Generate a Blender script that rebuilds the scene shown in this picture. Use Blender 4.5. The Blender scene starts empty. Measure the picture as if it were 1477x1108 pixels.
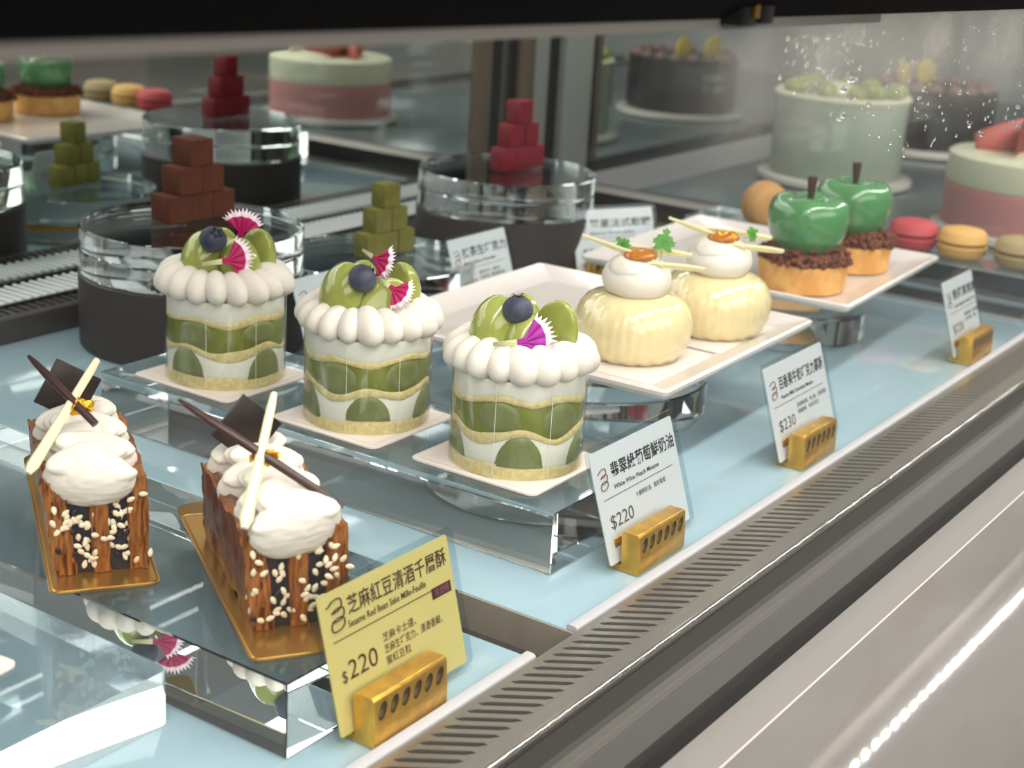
import bpy, bmesh, math, random
from mathutils import Vector, Matrix, Euler, noise
R = random.Random(7)
PI = math.pi
S = 0.3                       # one layout unit (the camera's height above the display deck) in metres
COL = bpy.context.scene.collection
SC = bpy.context.scene

# ------------------------------------------------------------------ camera, world, lights, exposure
cd = bpy.data.cameras.new('camera'); cam = bpy.data.objects.new('camera', cd); COL.objects.link(cam)
RM = Matrix(((0.56758678, 0.22327797, -0.79245959), (-0.82135769, 0.21986754, -0.52633622), (0.05671686, 0.94963425, 0.30818499)))
cam.matrix_world = Matrix.Translation((0, 0, S)) @ RM.to_4x4()
cd.sensor_width = 36.0; cd.sensor_fit = 'HORIZONTAL'; cd.lens = 2236.0/1477.0*36.0
cd.clip_start = 0.01; cd.clip_end = 60
cd.dof.use_dof = True; cd.dof.focus_distance = 2.32*S; cd.dof.aperture_fstop = 13.5
SC.camera = cam
w = bpy.data.worlds.new('world'); SC.world = w; w.use_nodes = True
bg = w.node_tree.nodes['Background']; bg.inputs[0].default_value = (1.0, 0.97, 0.93, 1); bg.inputs[1].default_value = 0.24
SC.view_settings.view_transform = 'Standard'; SC.view_settings.look = 'None'
SC.view_settings.gamma = 1.0; SC.view_settings.use_curve_mapping = False
SC.view_settings.exposure = -0.1
SC.cycles.transparent_max_bounces = 32; SC.cycles.max_bounces = 16; SC.cycles.transmission_bounces = 14
SC.cycles.glossy_bounces = 8; SC.cycles.sample_clamp_indirect = 60.0

def area(name, loc, target, sx, sy, energy, col=(1, 1, 1)):
    l = bpy.data.lights.new(name, 'AREA'); l.shape = 'RECTANGLE'; l.size = sx*S; l.size_y = sy*S; l.energy = energy; l.color = col
    o = bpy.data.objects.new(name, l); COL.objects.link(o); o.location = Vector(loc)*S
    d = (Vector(target)-Vector(loc)).normalized()
    z = -d; x = Vector((1, 0, 0)); y = z.cross(x).normalized(); x = y.cross(z)
    o.rotation_euler = Matrix((x, y, z)).transposed().to_euler()
    return o
for k in range(104):                     # chips of the LED strip under the front frame
    xx = -.1+.06*k; area('led_chip', (xx, 1.078-.0135*xx, .888), (xx, 1.62, 0.0), .016, .014, .034, (1.0, 0.96, 0.90))
area('rear_fill_light', (3.0, 2.6, 1.3), (3.0, 1.9, 0.0), 6.6, 0.08, 1.3, (1.0, 0.98, 0.95))  # added fill strip, unseen, above the rear of the case
area('shop_ceiling_light', (-0.4, -4.6, 5.2), (1.9, 1.3, 0), 15, 8.5, 150.0, (1.0, 0.96, 0.9))

# ------------------------------------------------------------------ materials
def lin(h):
    h = h.lstrip('#'); o = []
    for i in (0, 2, 4):
        c = int(h[i:i+2], 16)/255.0
        o.append(c/12.92 if c <= 0.04045 else ((c+0.055)/1.055)**2.4)
    return (*o, 1.0)
def mat(name, col, rough=0.5, metal=0.0, spec=0.5, trans=0.0, ior=1.45, sss=0.0, sssr=(1, .6, .4), sscale=0.006, coat=0.0,
        col2=None, nscale=60.0, nstretch=(1, 1, 1), lo=0.4, hi=0.6, bump=0.0, bscale=200.0, bstretch=(1, 1, 1), detail=4.0, emit=None, estr=0):
    m = bpy.data.materials.new(name); m.use_nodes = True; nt = m.node_tree; b = nt.nodes['Principled BSDF']; I = b.inputs
    I['Base Color'].default_value = lin(col); I['Roughness'].default_value = rough; I['Metallic'].default_value = metal
    I['Specular IOR Level'].default_value = spec; I['Transmission Weight'].default_value = trans; I['IOR'].default_value = ior
    if sss: I['Subsurface Weight'].default_value = sss; I['Subsurface Radius'].default_value = sssr; I['Subsurface Scale'].default_value = sscale
    if coat: I['Coat Weight'].default_value = coat; I['Coat Roughness'].default_value = 0.03
    if emit: I['Emission Color'].default_value = lin(emit); I['Emission Strength'].default_value = estr
    if col2 or bump: tc = nt.nodes.new('ShaderNodeTexCoord')
    def nz(scale, st, det):
        mp = nt.nodes.new('ShaderNodeMapping'); mp.inputs['Scale'].default_value = st; nt.links.new(tc.outputs['Object'], mp.inputs[0])
        n = nt.nodes.new('ShaderNodeTexNoise'); n.inputs['Scale'].default_value = scale; n.inputs['Detail'].default_value = det
        nt.links.new(mp.outputs[0], n.inputs['Vector']); return n
    if col2:
        n = nz(nscale, nstretch, detail); r = nt.nodes.new('ShaderNodeValToRGB')
        r.color_ramp.elements[0].position = lo; r.color_ramp.elements[1].position = hi
        r.color_ramp.elements[0].color = lin(col); r.color_ramp.elements[1].color = lin(col2)
        nt.links.new(n.outputs['Fac'], r.inputs[0]); nt.links.new(r.outputs[0], I['Base Color'])
    if bump:
        n = nz(bscale, bstretch, 3.0); bp = nt.nodes.new('ShaderNodeBump'); bp.inputs['Strength'].default_value = bump; bp.inputs['Distance'].default_value = 0.001
        nt.links.new(n.outputs['Fac'], bp.inputs['Height']); nt.links.new(bp.outputs[0], I['Normal'])
    return m
def thin_glass(name, tint='#ffffff', refl=1.0, fog=False):
    m = bpy.data.materials.new(name); m.use_nodes = True; nt = m.node_tree; nt.nodes.clear(); N = nt.nodes.new; L = nt.links.new
    out = N('ShaderNodeOutputMaterial'); tr = N('ShaderNodeBsdfTransparent'); tr.inputs[0].default_value = lin(tint)
    gl = N('ShaderNodeBsdfGlossy'); gl.inputs['Roughness'].default_value = 0.0
    fr = N('ShaderNodeFresnel'); ge = N('ShaderNodeNewGeometry'); mr = N('ShaderNodeMapRange'); mr.inputs[3].default_value = 1.45; mr.inputs[4].default_value = 1/1.45
    L(ge.outputs['Backfacing'], mr.inputs[0]); L(mr.outputs[0], fr.inputs[0])      # same reflectance from both sides of the sheet
    mu = N('ShaderNodeMath'); mu.operation = 'MULTIPLY'; mu.inputs[1].default_value = refl; L(fr.outputs[0], mu.inputs[0])
    mx = N('ShaderNodeMixShader'); L(mu.outputs[0], mx.inputs[0]); L(tr.outputs[0], mx.inputs[1]); L(gl.outputs[0], mx.inputs[2])
    res = mx
    if fog:
        tc = N('ShaderNodeTexCoord'); sp = N('ShaderNodeSeparateXYZ'); L(tc.outputs['Object'], sp.inputs[0])
        def ramp(o, a, b):
            r = N('ShaderNodeMapRange'); r.interpolation_type = 'SMOOTHSTEP'; r.inputs[1].default_value = a*S; r.inputs[2].default_value = b*S; L(o, r.inputs[0]); return r
        rx = ramp(sp.outputs[0], 1.3, 1.75); rz = ramp(sp.outputs[2], 0.66, 0.86)
        n = N('ShaderNodeTexNoise'); n.inputs['Scale'].default_value = 30; L(tc.outputs['Object'], n.inputs['Vector'])
        m1 = N('ShaderNodeMath'); m1.operation = 'MULTIPLY'; L(rx.outputs[0], m1.inputs[0]); L(rz.outputs[0], m1.inputs[1])
        m2 = N('ShaderNodeMath'); m2.operation = 'MULTIPLY'; L(m1.outputs[0], m2.inputs[0]); L(n.outputs['Fac'], m2.inputs[1])
        m3 = N('ShaderNodeMath'); m3.operation = 'MULTIPLY'; L(m2.outputs[0], m3.inputs[0]); m3.inputs[1].default_value = 0.62
        df = N('ShaderNodeBsdfDiffuse'); df.inputs[0].default_value = lin('#d8d6cf')
        tl = N('ShaderNodeBsdfTranslucent'); tl.inputs[0].default_value = lin('#d8d6cf')
        ms = N('ShaderNodeMixShader'); L(df.outputs[0], ms.inputs[1]); L(tl.outputs[0], ms.inputs[2])
        m4 = N('ShaderNodeMixShader'); L(m3.outputs[0], m4.inputs[0]); L(mx.outputs[0], m4.inputs[1]); L(ms.outputs[0], m4.inputs[2]); res = m4
    L(res.outputs[0], out.inputs[0]); return m

M = dict(
    deck=mat('deck_glass', '#98b2bc', 0.10, spec=0.6, coat=0.5),
    deckgrey=mat('steel_deck', '#7d8688', 0.18, 0.3, spec=0.6),
    vinyl=mat('grey_vinyl', '#b3b1b4', 0.4),
    steel=mat('brushed_steel', '#aaa59d', 0.30, 0.85, bump=0.05, bscale=900, bstretch=(0.03, 1, 1)),
    steelskirt=mat('satin_steel', '#a89e8f', 0.4, 0.45, bump=0.05, bscale=900, bstretch=(1, 0.03, 1)),
    polished=mat('polished_steel', '#d8d4cc', 0.18, 1.0),
    darksteel=mat('dark_steel', '#45423f', 0.45, 0.4),
    fascia2=mat('grey_fascia_steel', '#524f4b', 0.45, 0.4),
    black=mat('black_plastic', '#0b0b0d', 0.35),
    matte=mat('matte_black', '#060607', 0.7),
    barblack=mat('black_lacquer', '#070608', 0.7, spec=0.05),
    lip=mat('grey_lip', '#8f8a85', 0.4, 0.3),
    bronze=mat('bronze_frame', '#6b5f50', 0.35, 0.6),
    greypost=mat('grey_post', '#8b8c88', 0.45),
    mirror=mat('mirror_silver', '#d6dbd8', 0.015, 1.0),
    acrylic=mat('clear_acrylic', '#f4fbfc', 0.0, trans=1.0, ior=1.49),
    rod=mat('lit_vent_rod', '#b4b9b9', 0.35, 0.2),  # pale tone paints the LED shine on the metal bars
    marble=mat('marble', '#7f7b78', 0.04, col2='#928e8b', nscale=9, nstretch=(0.6, 1.6, 1), lo=0.3, hi=0.75, spec=0.5),
    marbleedge=mat('marble_border', '#8b8783', 0.5, spec=0.2),
    groove=mat('pale_joint', '#d8cfc9', 0.4),
    drum=mat('black_drum', '#332d2c', 0.45, bump=0.05, bscale=120),
    board=mat('white_card', '#e2d6ce', 0.45),
    porcelain=mat('white_porcelain', '#d3cbc4', 0.2, coat=0.3),
    goldcard=mat('gold_foil_card', '#c79a52', 0.28, 0.85),
    goldtop=mat('gold_card_top', '#8d6a32', 0.3, 0.8),
    sponge=mat('sponge_cake', '#e0d09c', 0.85, col2='#d2bd86', nscale=350, bump=0.5, bscale=900, sss=0.15, sscale=0.003),
    cream=mat('whipped_cream', '#ebe7df', 0.5, sss=0.35, sssr=(1, .8, .6), sscale=0.004),
    creamwarm=mat('piped_cream', '#ddd6ca', 0.5, sss=0.3, sssr=(1, .8, .6), sscale=0.004, bump=0.08, bscale=500),
    jelly=mat('green_grape_jelly', '#6f7428', 0.2, col2='#84893c', nscale=70, nstretch=(1, 1, .3), lo=.35, hi=.7, sss=0.2, sssr=(.7, 1, .2), sscale=0.004),
    grapecut=mat('grape_cut_face', '#747a4a', 0.3, col2='#8d9364', nscale=90, nstretch=(1, 1, .4), lo=.35, hi=.75, sss=0.2, sssr=(.7, 1, .3), sscale=0.003),
    grape=mat('green_grape', '#8b933f', 0.16, col2='#a4ab5c', nscale=60, nstretch=(1, 1, .35), lo=.35, hi=.7, sss=0.35, sssr=(.7, 1, .25), sscale=0.006, coat=0.6),
    berry=mat('blueberry_skin', '#23283a', 0.55, col2='#4d5263', nscale=70, lo=.35, hi=.75),
    calyx=mat('blueberry_crown', '#171a24', 0.7),
    magenta=mat('magenta_petal', '#b00f58', 0.6), purple=mat('purple_petal', '#a5229b', 0.6),
    petalwhite=mat('petal_white', '#f3dfe6', 0.6), petalstem=mat('petal_stem', '#d9d8a8', 0.6),
    filmglint=mat('film_edge_glint', '#dfe2d6', 0.3),
    film=thin_glass('acetate_film', '#f6f8f4', 1.1), pane=thin_glass('pane_glass', '#f3f6f5', 0.8),
    frontpane=thin_glass('front_glass', '#fdfefe', 0.45, fog=True), sleeve=thin_glass('clear_sleeve', '#eef4f4', 0.7),
    drop=mat('water', '#ffffff', 0.0, trans=1.0, ior=1.33),
    crust=mat('caramelised_pastry', '#4e2410', 0.38, col2='#80421a', nscale=120, nstretch=(1, 1, .28), lo=.35, hi=.7, bump=0.8, bscale=300, bstretch=(1, 1, .3), coat=0.1, spec=0.3),
    pastry=mat('flaky_pastry', '#66360f', 0.6, col2='#a4672b', nscale=300, nstretch=(3, .3, .35), lo=.35, hi=.65, bump=0.7, bscale=600, bstretch=(2.5, .3, .3)),
    sesame=mat('black_sesame_cream', '#26222a', 0.6, bump=0.3, bscale=300),
    seed=mat('white_sesame', '#e2d3b4', 0.45), seedblack=mat('black_sesame', '#1b181b', 0.5),
    choc=mat('dark_chocolate', '#1d110d', 0.35), choc2=mat('chocolate_stick', '#3b2420', 0.35),
    ivory=mat('white_chocolate', '#efe6b8', 0.4, sss=0.2),
    leafgold=mat('gold_leaf', '#e0a92e', 0.25, 1.0, bump=0.6, bscale=900),
    mousse=mat('pale_yellow_glaze', '#dfcfa0', 0.13, sss=0.3, sssr=(1, .75, .35), sscale=0.006, coat=0.7),
    candied=mat('amber_jelly', '#a9661c', 0.15, sss=0.2), green=mat('herb_green', '#4d8a34', 0.55),
    apple=mat('green_apple_glaze', '#4b8150', 0.2, col2='#578a5a', nscale=25, coat=0.5),
    tart=mat('tart_shell', '#dba863', 0.7, col2='#c98f48', nscale=80, bump=0.2, bscale=500),
    crumb=mat('cocoa_crumble', '#5a3224', 0.9, col2='#75432d', nscale=150),
    cocoa=mat('cocoa_dusting', '#462011', 0.9, col2='#552a18', nscale=40, bump=0.2, bscale=800),
    matcha=mat('matcha_dusting', '#646229', 0.9, col2='#727036', nscale=60, bump=0.2, bscale=800),
    ruby=mat('red_fruit_jelly', '#6d0b1c', 0.4, sss=0.25, sssr=(1, .1, .1), sscale=0.01, bump=0.1, bscale=900),
    brass=mat('hammered_brass', '#e0b04a', 0.34, 0.8, col2='#cfa045', nscale=120, bump=0.35, bscale=260),
    brassdark=mat('dark_brass', '#4d4022', 0.5, 0.7),  # darker brass inside the holder's oval pockets
    cardy=mat('yellow_card', '#d9c37a', 0.5), cardw=mat('white_paper', '#dddbde', 0.5),
    cardedge=mat('card_edge', '#f2f0e8', 0.5),
    ink=mat('brown_ink', '#4a1f16', 0.6), inkk=mat('black_ink', '#1c1a1b', 0.6), inkl=mat('tan_ink', '#8d5c4a', 0.6), inkg=mat('grey_ink', '#5a5450', 0.6),
    badge=mat('maroon_badge', '#4a1220', 0.6), inkm=mat('badge_letters', '#9a5a63', 0.6),
    macy=mat('yellow_macaron', '#cda05a', 0.6, bump=0.1, bscale=600), macp=mat('pink_macaron', '#b5474c', 0.6, bump=0.1, bscale=600),
    macg=mat('olive_macaron', '#9d8a62', 0.6, bump=0.1, bscale=600), maco=mat('caramel_macaron', '#b08550', 0.6, bump=0.1, bscale=600),
    macfill=mat('macaron_filling', '#6e3b22', 0.6),
    pinkcake=mat('pink_mousse', '#c98a89', 0.55, sss=.2), ivorycake=mat('ivory_mousse', '#e0dcc0', 0.55, sss=.2),
    curl=mat('pink_curl', '#c9665e', 0.5), palegreen=mat('pale_green_cream', '#b4bcb0', 0.5, sss=.2),
    darkcake=mat('dark_glaze', '#2a2526', 0.25), lemon=mat('lemon_yellow', '#d8b92a', 0.5), rosette=mat('dusky_cream', '#8a6a66', 0.6),
    wall=mat('shop_wall', '#4a4743', 0.8), pillar=mat('shop_pillar', '#8f908d', 0.7), floor=mat('shop_floor', '#6b645d', 0.5),
    brassclip=mat('clip_brass', '#9a7a3c', 0.4, 0.8),
)

nt = M['marble'].node_tree; b_ = nt.nodes['Principled BSDF']; src = b_.inputs['Base Color'].links[0].from_socket
tc = nt.nodes.new('ShaderNodeTexCoord'); mp = nt.nodes.new('ShaderNodeMapping'); mp.inputs['Rotation'].default_value = (0, 0, .7); mp.inputs['Scale'].default_value = (3, 9, 1)
n_ = nt.nodes.new('ShaderNodeTexNoise'); n_.inputs['Scale'].default_value = 2.2; n_.inputs['Detail'].default_value = 9; n_.inputs['Distortion'].default_value = 1.2
rp = nt.nodes.new('ShaderNodeValToRGB'); rp.color_ramp.elements[0].position = .55; rp.color_ramp.elements[1].position = .78
rp.color_ramp.elements[0].color = (0, 0, 0, 1); rp.color_ramp.elements[1].color = (.55, .55, .55, 1)
mx = nt.nodes.new('ShaderNodeMix'); mx.data_type = 'RGBA'; mx.inputs[7].default_value = lin('#7c6a58')
nt.links.new(tc.outputs['Object'], mp.inputs[0]); nt.links.new(mp.outputs[0], n_.inputs['Vector']); nt.links.new(n_.outputs['Fac'], rp.inputs[0])
nt.links.new(rp.outputs[0], mx.inputs[0]); nt.links.new(src, mx.inputs[6]); nt.links.new(mx.outputs[2], b_.inputs['Base Color'])

# ------------------------------------------------------------------ mesh builder
class MB:
    def __init__(s): s.v = []; s.f = []; s.m = []
    def add(s, vs, fs, mi=0):
        o = len(s.v); s.v += [tuple(p) for p in vs]
        for f in fs: s.f.append([o+i for i in f]); s.m.append(mi)
        return s
    def box(s, x0, y0, z0, x1, y1, z1, mi=0, mtx=None):
        vs = [Vector(p) for p in ((x0, y0, z0), (x1, y0, z0), (x1, y1, z0), (x0, y1, z0), (x0, y0, z1), (x1, y0, z1), (x1, y1, z1), (x0, y1, z1))]
        if mtx: vs = [mtx @ p for p in vs]
        return s.add(vs, [(0, 3, 2, 1), (4, 5, 6, 7), (0, 1, 5, 4), (1, 2, 6, 5), (2, 3, 7, 6), (3, 0, 4, 7)], mi)
    def prism(s, pts, axis, a, b, mi=0, mtx=None):
        def P(p, t): return {'x': (t, p[0], p[1]), 'y': (p[0], t, p[1]), 'z': (p[0], p[1], t)}[axis]
        n = len(pts); vs = [Vector(P(p, a)) for p in pts]+[Vector(P(p, b)) for p in pts]
        if mtx: vs = [mtx @ p for p in vs]
        fs = [tuple(range(n-1, -1, -1)), tuple(range(n, 2*n))]+[(i, (i+1) % n, n+(i+1) % n, n+i) for i in range(n)]
        return s.add(vs, fs, mi)
    def lathe(s, prof, n=48, fn=None, mi=0, mtx=None, cap=True):
        vs = []
        for i, (r, z) in enumerate(prof):
            for k in range(n):
                t = 2*PI*k/n; rr, zz = fn(r, z, t, i) if fn else (r, z)
                vs.append(Vector((rr*math.cos(t), rr*math.sin(t), zz)))
        fs = [(i*n+k, i*n+(k+1) % n, (i+1)*n+(k+1) % n, (i+1)*n+k) for i in range(len(prof)-1) for k in range(n)]
        if cap:
            fs.append(tuple(range(n-1, -1, -1))); fs.append(tuple((len(prof)-1)*n+k for k in range(n)))
        if mtx: vs = [mtx @ p for p in vs]
        return s.add(vs, fs, mi)
    def ell(s, c, r, mtx=None, nu=20, nv=12, fn=None, mi=0):
        vs = []; c = Vector(c)
        for j in range(nv+1):
            a = -PI/2+PI*j/nv
            for i in range(nu):
                t = 2*PI*i/nu; p = Vector((r[0]*math.cos(a)*math.cos(t), r[1]*math.cos(a)*math.sin(t), r[2]*math.sin(a)))
                if fn: p = fn(p, a, t)
                if mtx: p = mtx @ p
                vs.append(p+c)
        fs = [(j*nu+i, j*nu+(i+1) % nu, (j+1)*nu+(i+1) % nu, (j+1)*nu+i) for j in range(nv) for i in range(nu)]
        return s.add(vs, fs, mi)
    def tube(s, path, rad, n=8, mi=0):
        path = [Vector(p) for p in path]; vs = []; k = len(path)
        for i, p in enumerate(path):
            d = (path[min(i+1, k-1)]-path[max(i-1, 0)]).normalized()
            a = d.orthogonal().normalized() if abs(d.z) > .9 else d.cross(Vector((0, 0, 1))).normalized(); b = d.cross(a)
            r = rad[i] if isinstance(rad, (list, tuple)) else rad
            for j in range(n):
                t = 2*PI*j/n; vs.append(p+a*r*math.cos(t)+b*r*math.sin(t))
        fs = [(i*n+j, i*n+(j+1) % n, (i+1)*n+(j+1) % n, (i+1)*n+j) for i in range(k-1) for j in range(n)]
        fs += [tuple(range(n-1, -1, -1)), tuple((k-1)*n+j for j in range(n))]
        return s.add(vs, fs, mi)
    def mesh(s, name, mats, smooth=35, bevel=0, bseg=2, weld=True):
        me = bpy.data.meshes.new(name); me.from_pydata([(p[0]*S, p[1]*S, p[2]*S) for p in s.v], [], s.f)
        for i, p in enumerate(me.polygons): p.material_index = s.m[i]
        for m in (mats if isinstance(mats, (list, tuple)) else [mats]): me.materials.append(m)
        bm = bmesh.new(); bm.from_mesh(me)
        if weld: bmesh.ops.remove_doubles(bm, verts=bm.verts, dist=1e-6)
        bmesh.ops.recalc_face_normals(bm, faces=bm.faces)
        if bevel:
            es = [e for e in bm.edges if len(e.link_faces) == 2 and e.calc_face_angle(0) > math.radians(28)]
            bmesh.ops.bevel(bm, geom=es, offset=bevel*S, segments=bseg, affect='EDGES', profile=0.5, clamp_overlap=True)
        bm.to_mesh(me); bm.free()
        if smooth:
            me.shade_smooth()
            if smooth < 180: me.set_sharp_from_angle(angle=math.radians(smooth))
        return me
    def build(s, name, mats, parent=None, loc=(0, 0, 0), rot=(0, 0, 0), **k):
        return link(name, s.mesh(name, mats, **k), parent, loc, rot)
def link(name, me, parent=None, loc=(0, 0, 0), rot=(0, 0, 0)):
    o = bpy.data.objects.new(name, me); COL.objects.link(o); o.parent = parent
    o.location = Vector(loc)*S; o.rotation_euler = rot; return o
def tag(o, label, cat, group=None, kind=None):
    if label: o['label'] = label
    if cat: o['category'] = cat
    if group: o['group'] = group
    if kind: o['kind'] = kind
    return o
def thing(name, label, cat, loc=(0, 0, 0), rz=0.0, group=None, rot=None):
    o = bpy.data.objects.new(name, None); COL.objects.link(o); o.empty_display_size = 0.01
    o.location = Vector(loc)*S; o.rotation_euler = rot if rot else (0, 0, rz)
    return tag(o, label, cat, group)
def kids(o): return [c for c in bpy.data.objects if c.parent == o]
def dup(o, parent=None):
    c = o.copy(); COL.objects.link(c); c.parent = parent
    for ch in kids(o): dup(ch, c)
    return c
def eval_mesh(me, mods):
    o = bpy.data.objects.new('work', me); COL.objects.link(o)
    for t, kw in mods:
        md = o.modifiers.new(t, t)
        for a, b in kw.items(): setattr(md, a, b)
    dg = bpy.context.evaluated_depsgraph_get(); dg.update()
    r = bpy.data.meshes.new_from_object(o.evaluated_get(dg)); bpy.data.objects.remove(o); return r
def rrect(hx, hy, r, n=5):
    pts = []
    for cx, cy, a0 in ((hx-r, hy-r, 0), (-hx+r, hy-r, 90), (-hx+r, -hy+r, 180), (hx-r, -hy+r, 270)):
        for k in range(n+1):
            a = math.radians(a0+90*k/n); pts.append((cx+r*math.cos(a), cy+r*math.sin(a)))
    return pts
def loft(rings, cap=True):
    n = len(rings[0]); vs = [p for r in rings for p in r]
    fs = [(i*n+k, i*n+(k+1) % n, (i+1)*n+(k+1) % n, (i+1)*n+k) for i in range(len(rings)-1) for k in range(n)]
    if cap: fs += [tuple(range(n-1, -1, -1)), tuple((len(rings)-1)*n+k for k in range(n))]
    return vs, fs
def rot(x=0, y=0, z=0): return Euler((x, y, z)).to_matrix()

# ------------------------------------------------------------------ shop shell behind the photographer
MB().box(-14, -16.4, -4, 24, -16, 9).build('wall_front', M['wall'])['kind'] = 'structure'
for k, x in enumerate((-3, 5, 13)):
    tag(MB().box(x-.7, -16, -4, x+.7, -15.4, 9).build('trim_%d' % (k+1), M['pillar']), None, None, kind='structure')
MB().box(-14, -16, -4.1, 24, 8, -4).build('floor', M['floor'])['kind'] = 'structure'

# ------------------------------------------------------------------ display case
case = thing('display_case', 'long refrigerated glass display case with pale blue decks and steel front grille', 'display case', (0, 0, 0))
XA, XB = 0.2, 8.6
def part(name, mb, m, parent=None, **k): return mb.build(name, M[m] if isinstance(m, str) else m, parent or case, **k)
part('deck_panel', MB().box(XA, 1.016, -.022, 1.60, 2.645, 0), 'deck', bevel=.002)
part('deck_panel', MB().box(1.704, 1.016, -.022, 4.20, 2.645, 0), 'deck', bevel=.002)
part('deck_panel', MB().box(4.42, 1.016, -.022, XB, 2.645, 0), 'deckgrey', bevel=.002)
part('deck_skirt', MB().box(1.700, 1.0, -.075, 1.704, 2.645, -.002), 'steelskirt')
part('deck_ledge', MB().box(1.655, 1.0, -.08, 1.700, 2.645, -.055), 'fascia2')
part('deck_ledge', MB().box(1.612, 1.0, -.05, 1.63, 2.645, -.022), 'steelskirt')
part('deck_end_strip', MB().box(4.20, 1.0, -.02, 4.27, 2.645, .002), 'steel')
for a, b in ((XA, 1.603), (1.707, 4.2), (4.42, XB)):
    part('deck_rail', MB().prism([(.999, -.012), (.999, .003), (1.003, .0055), (1.014, .006), (1.017, .003), (1.017, -.012)], 'x', a, b), 'vinyl')
part('case_tub', MB().box(XA, .80, -.12, XB, 2.9, -.10), 'matte')
# front grille: two rails and one bar between each pair of slots
gr = part('front_grille', MB().box(XA, .988, -.008, XB, .9985, 0).box(XA, .893, -.008, XB, .9195, 0), 'steel')
def bar_mesh():
    P = .0247; wd = .0130; pts = []; D = Vector((.0505, -.0685))
    f = (P-wd)/2
    def flare(t0, sgn, rev):
        o = []
        for k in range(5):
            a = k/4*PI/2; o.append((t0+sgn*f/.085*(1-math.sin(a))*1.0, f*(1-math.cos(a))))
        return o
    left = []; right = []
    prof = [(0.0, f)]
    for k in range(1, 6): a = PI/2*k/5; prof.append((.11*math.sin(a)*1.0, f*(1-math.sin(a))))
    prof = prof+[(1-t, e) for t, e in reversed(prof)]
    for t, e in prof:
        c = D*t; left.append((c.x-wd/2-e, c.y+.9883)); right.append((c.x+wd/2+e, c.y+.9883))
    return MB().prism(left+right[::-1], 'z', -.007, 0).mesh('slat', M['steel'], smooth=30)
bm_ = bar_mesh(); x = .28
while x < 4.55:
    link('slat', bm_, gr, (x, 0, 0)); x += .0247
part('nosing', MB().prism([(.896, 0), (.8905, .0005), (.886, -.0015), (.8835, -.006), (.883, -.012), (.896, -.012)], 'x', XA, XB), 'polished', smooth=60)
part('fascia', MB().prism([(.884, -.010), (.872, -.034), (.864, -.038), (.864, -.12), (.884, -.12)], 'x', XA, XB), 'darksteel', smooth=20)
part('fascia', MB().prism([(.864, -.037), (.842, -.041), (.840, -.12), (.864, -.12)], 'x', XA, XB), 'fascia2', smooth=20)
part('fascia', MB().prism([(.842, -.042), (.826, -.047), (.806, -.052), (.800, -.062), (.800, -.12), (.842, -.12)], 'x', XA, XB), 'darksteel', smooth=20)
part('glass_channel', MB().box(XA, .735, -.16, XB, .80, -.062), 'matte')
part('front_glass', MB().box(XA, .742, -.06, XB, .748, .93), 'frontpane', smooth=0)
# black head bar, slightly out of level, with lip and clip
bar = part('head_bar', MB().prism([(.69, .034), (.715, .016), (.745, -.002), (.77, .004), (.79, .02), (.80, .35), (.66, .35)], 'x', .1, 8.2), 'barblack', bevel=.006,
           loc=(0, 0, .908), rot=(0, math.radians(1.19), 0))
part('head_lip', MB().prism([(.742, -.010), (.752, -.010), (.756, .004), (.742, .003)], 'x', .1, 1.9), 'lip', bar)
cl = part('glass_clip', MB().box(1.462, .718, -.006, 1.5, .744, .09).box(1.503, .716, -.004, 1.535, .744, .09), 'black', bar, bevel=.003)
part('clip_pin', MB().box(1.487, .714, .003, 1.496, .72, .05), 'brassclip', bar, bevel=.001)
ledh = part('led_housing', MB().box(XA, 1.0, .905, XB, 1.10, .93).box(XA, 1.094, .852, XB, 1.10, .906), 'lip')  # second box: unseen lip added to keep chip light off mirror and discs
# rear vent
part('vent_lip', MB().prism([(2.645, -.02), (2.645, .052), (2.650, .057), (2.665, .057), (2.665, -.02)], 'x', XA, 4.2), 'darksteel', bevel=.002)
part('vent_floor', MB().box(XA, 2.665, .0, 4.2, 2.87, .02), 'matte')
sl = MB().prism([(-.006, 0), (.006, 0), (.006, .012), (-.006, .012)], 'y', 2.665, 2.715).mesh('vent_slat', M['darksteel'])
rd = MB().tube([(0, 2.722, .050), (0, 2.728, .057), (0, 2.845, .057), (0, 2.852, .05)], [.003, .0066, .0066, .003], 8).mesh('vent_rod', M['rod'])
vent = part('rear_vent', MB().box(XA, 2.712, .035, 4.2, 2.722, .062), 'black')
x = 1.95
while x < 4.18:
    link('vent_slat', sl, vent, (x, 0, .045)); link('vent_rod', rd, vent, (x, 0, 0)); x += .0235
part('mirror_gasket', MB().box(XA, 2.862, .02, XB, 2.872, .062), 'black')
# mirror doors and posts at the back
for a, b in ((XA, 3.995), (4.76, XB)):
    part('mirror_door', MB().box(a, 2.870, .03, b, 2.885, 1.5), 'mirror', smooth=0)
for nm, a, b, y, m in (('door_stile', 3.995, 4.09, 2.862, 'bronze'), ('door_gap', 4.09, 4.25, 2.878, 'black'), ('door_track', 4.155, 4.185, 2.87, 'darksteel'), ('door_stile', 4.25, 4.335, 2.862, 'bronze'),
                       ('door_stile', 4.345, 4.425, 2.866, 'greypost'), ('door_gap', 4.425, 4.51, 2.88, 'black'), ('corner_post', 4.51, 4.69, 2.855, 'greypost'), ('door_gap', 4.69, 4.735, 2.87, 'black'), ('door_stile', 4.735, 4.765, 2.862, 'bronze')):
    part(nm, MB().box(a, y, .02, b, 2.90, 1.5), m, bevel=.003)
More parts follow.
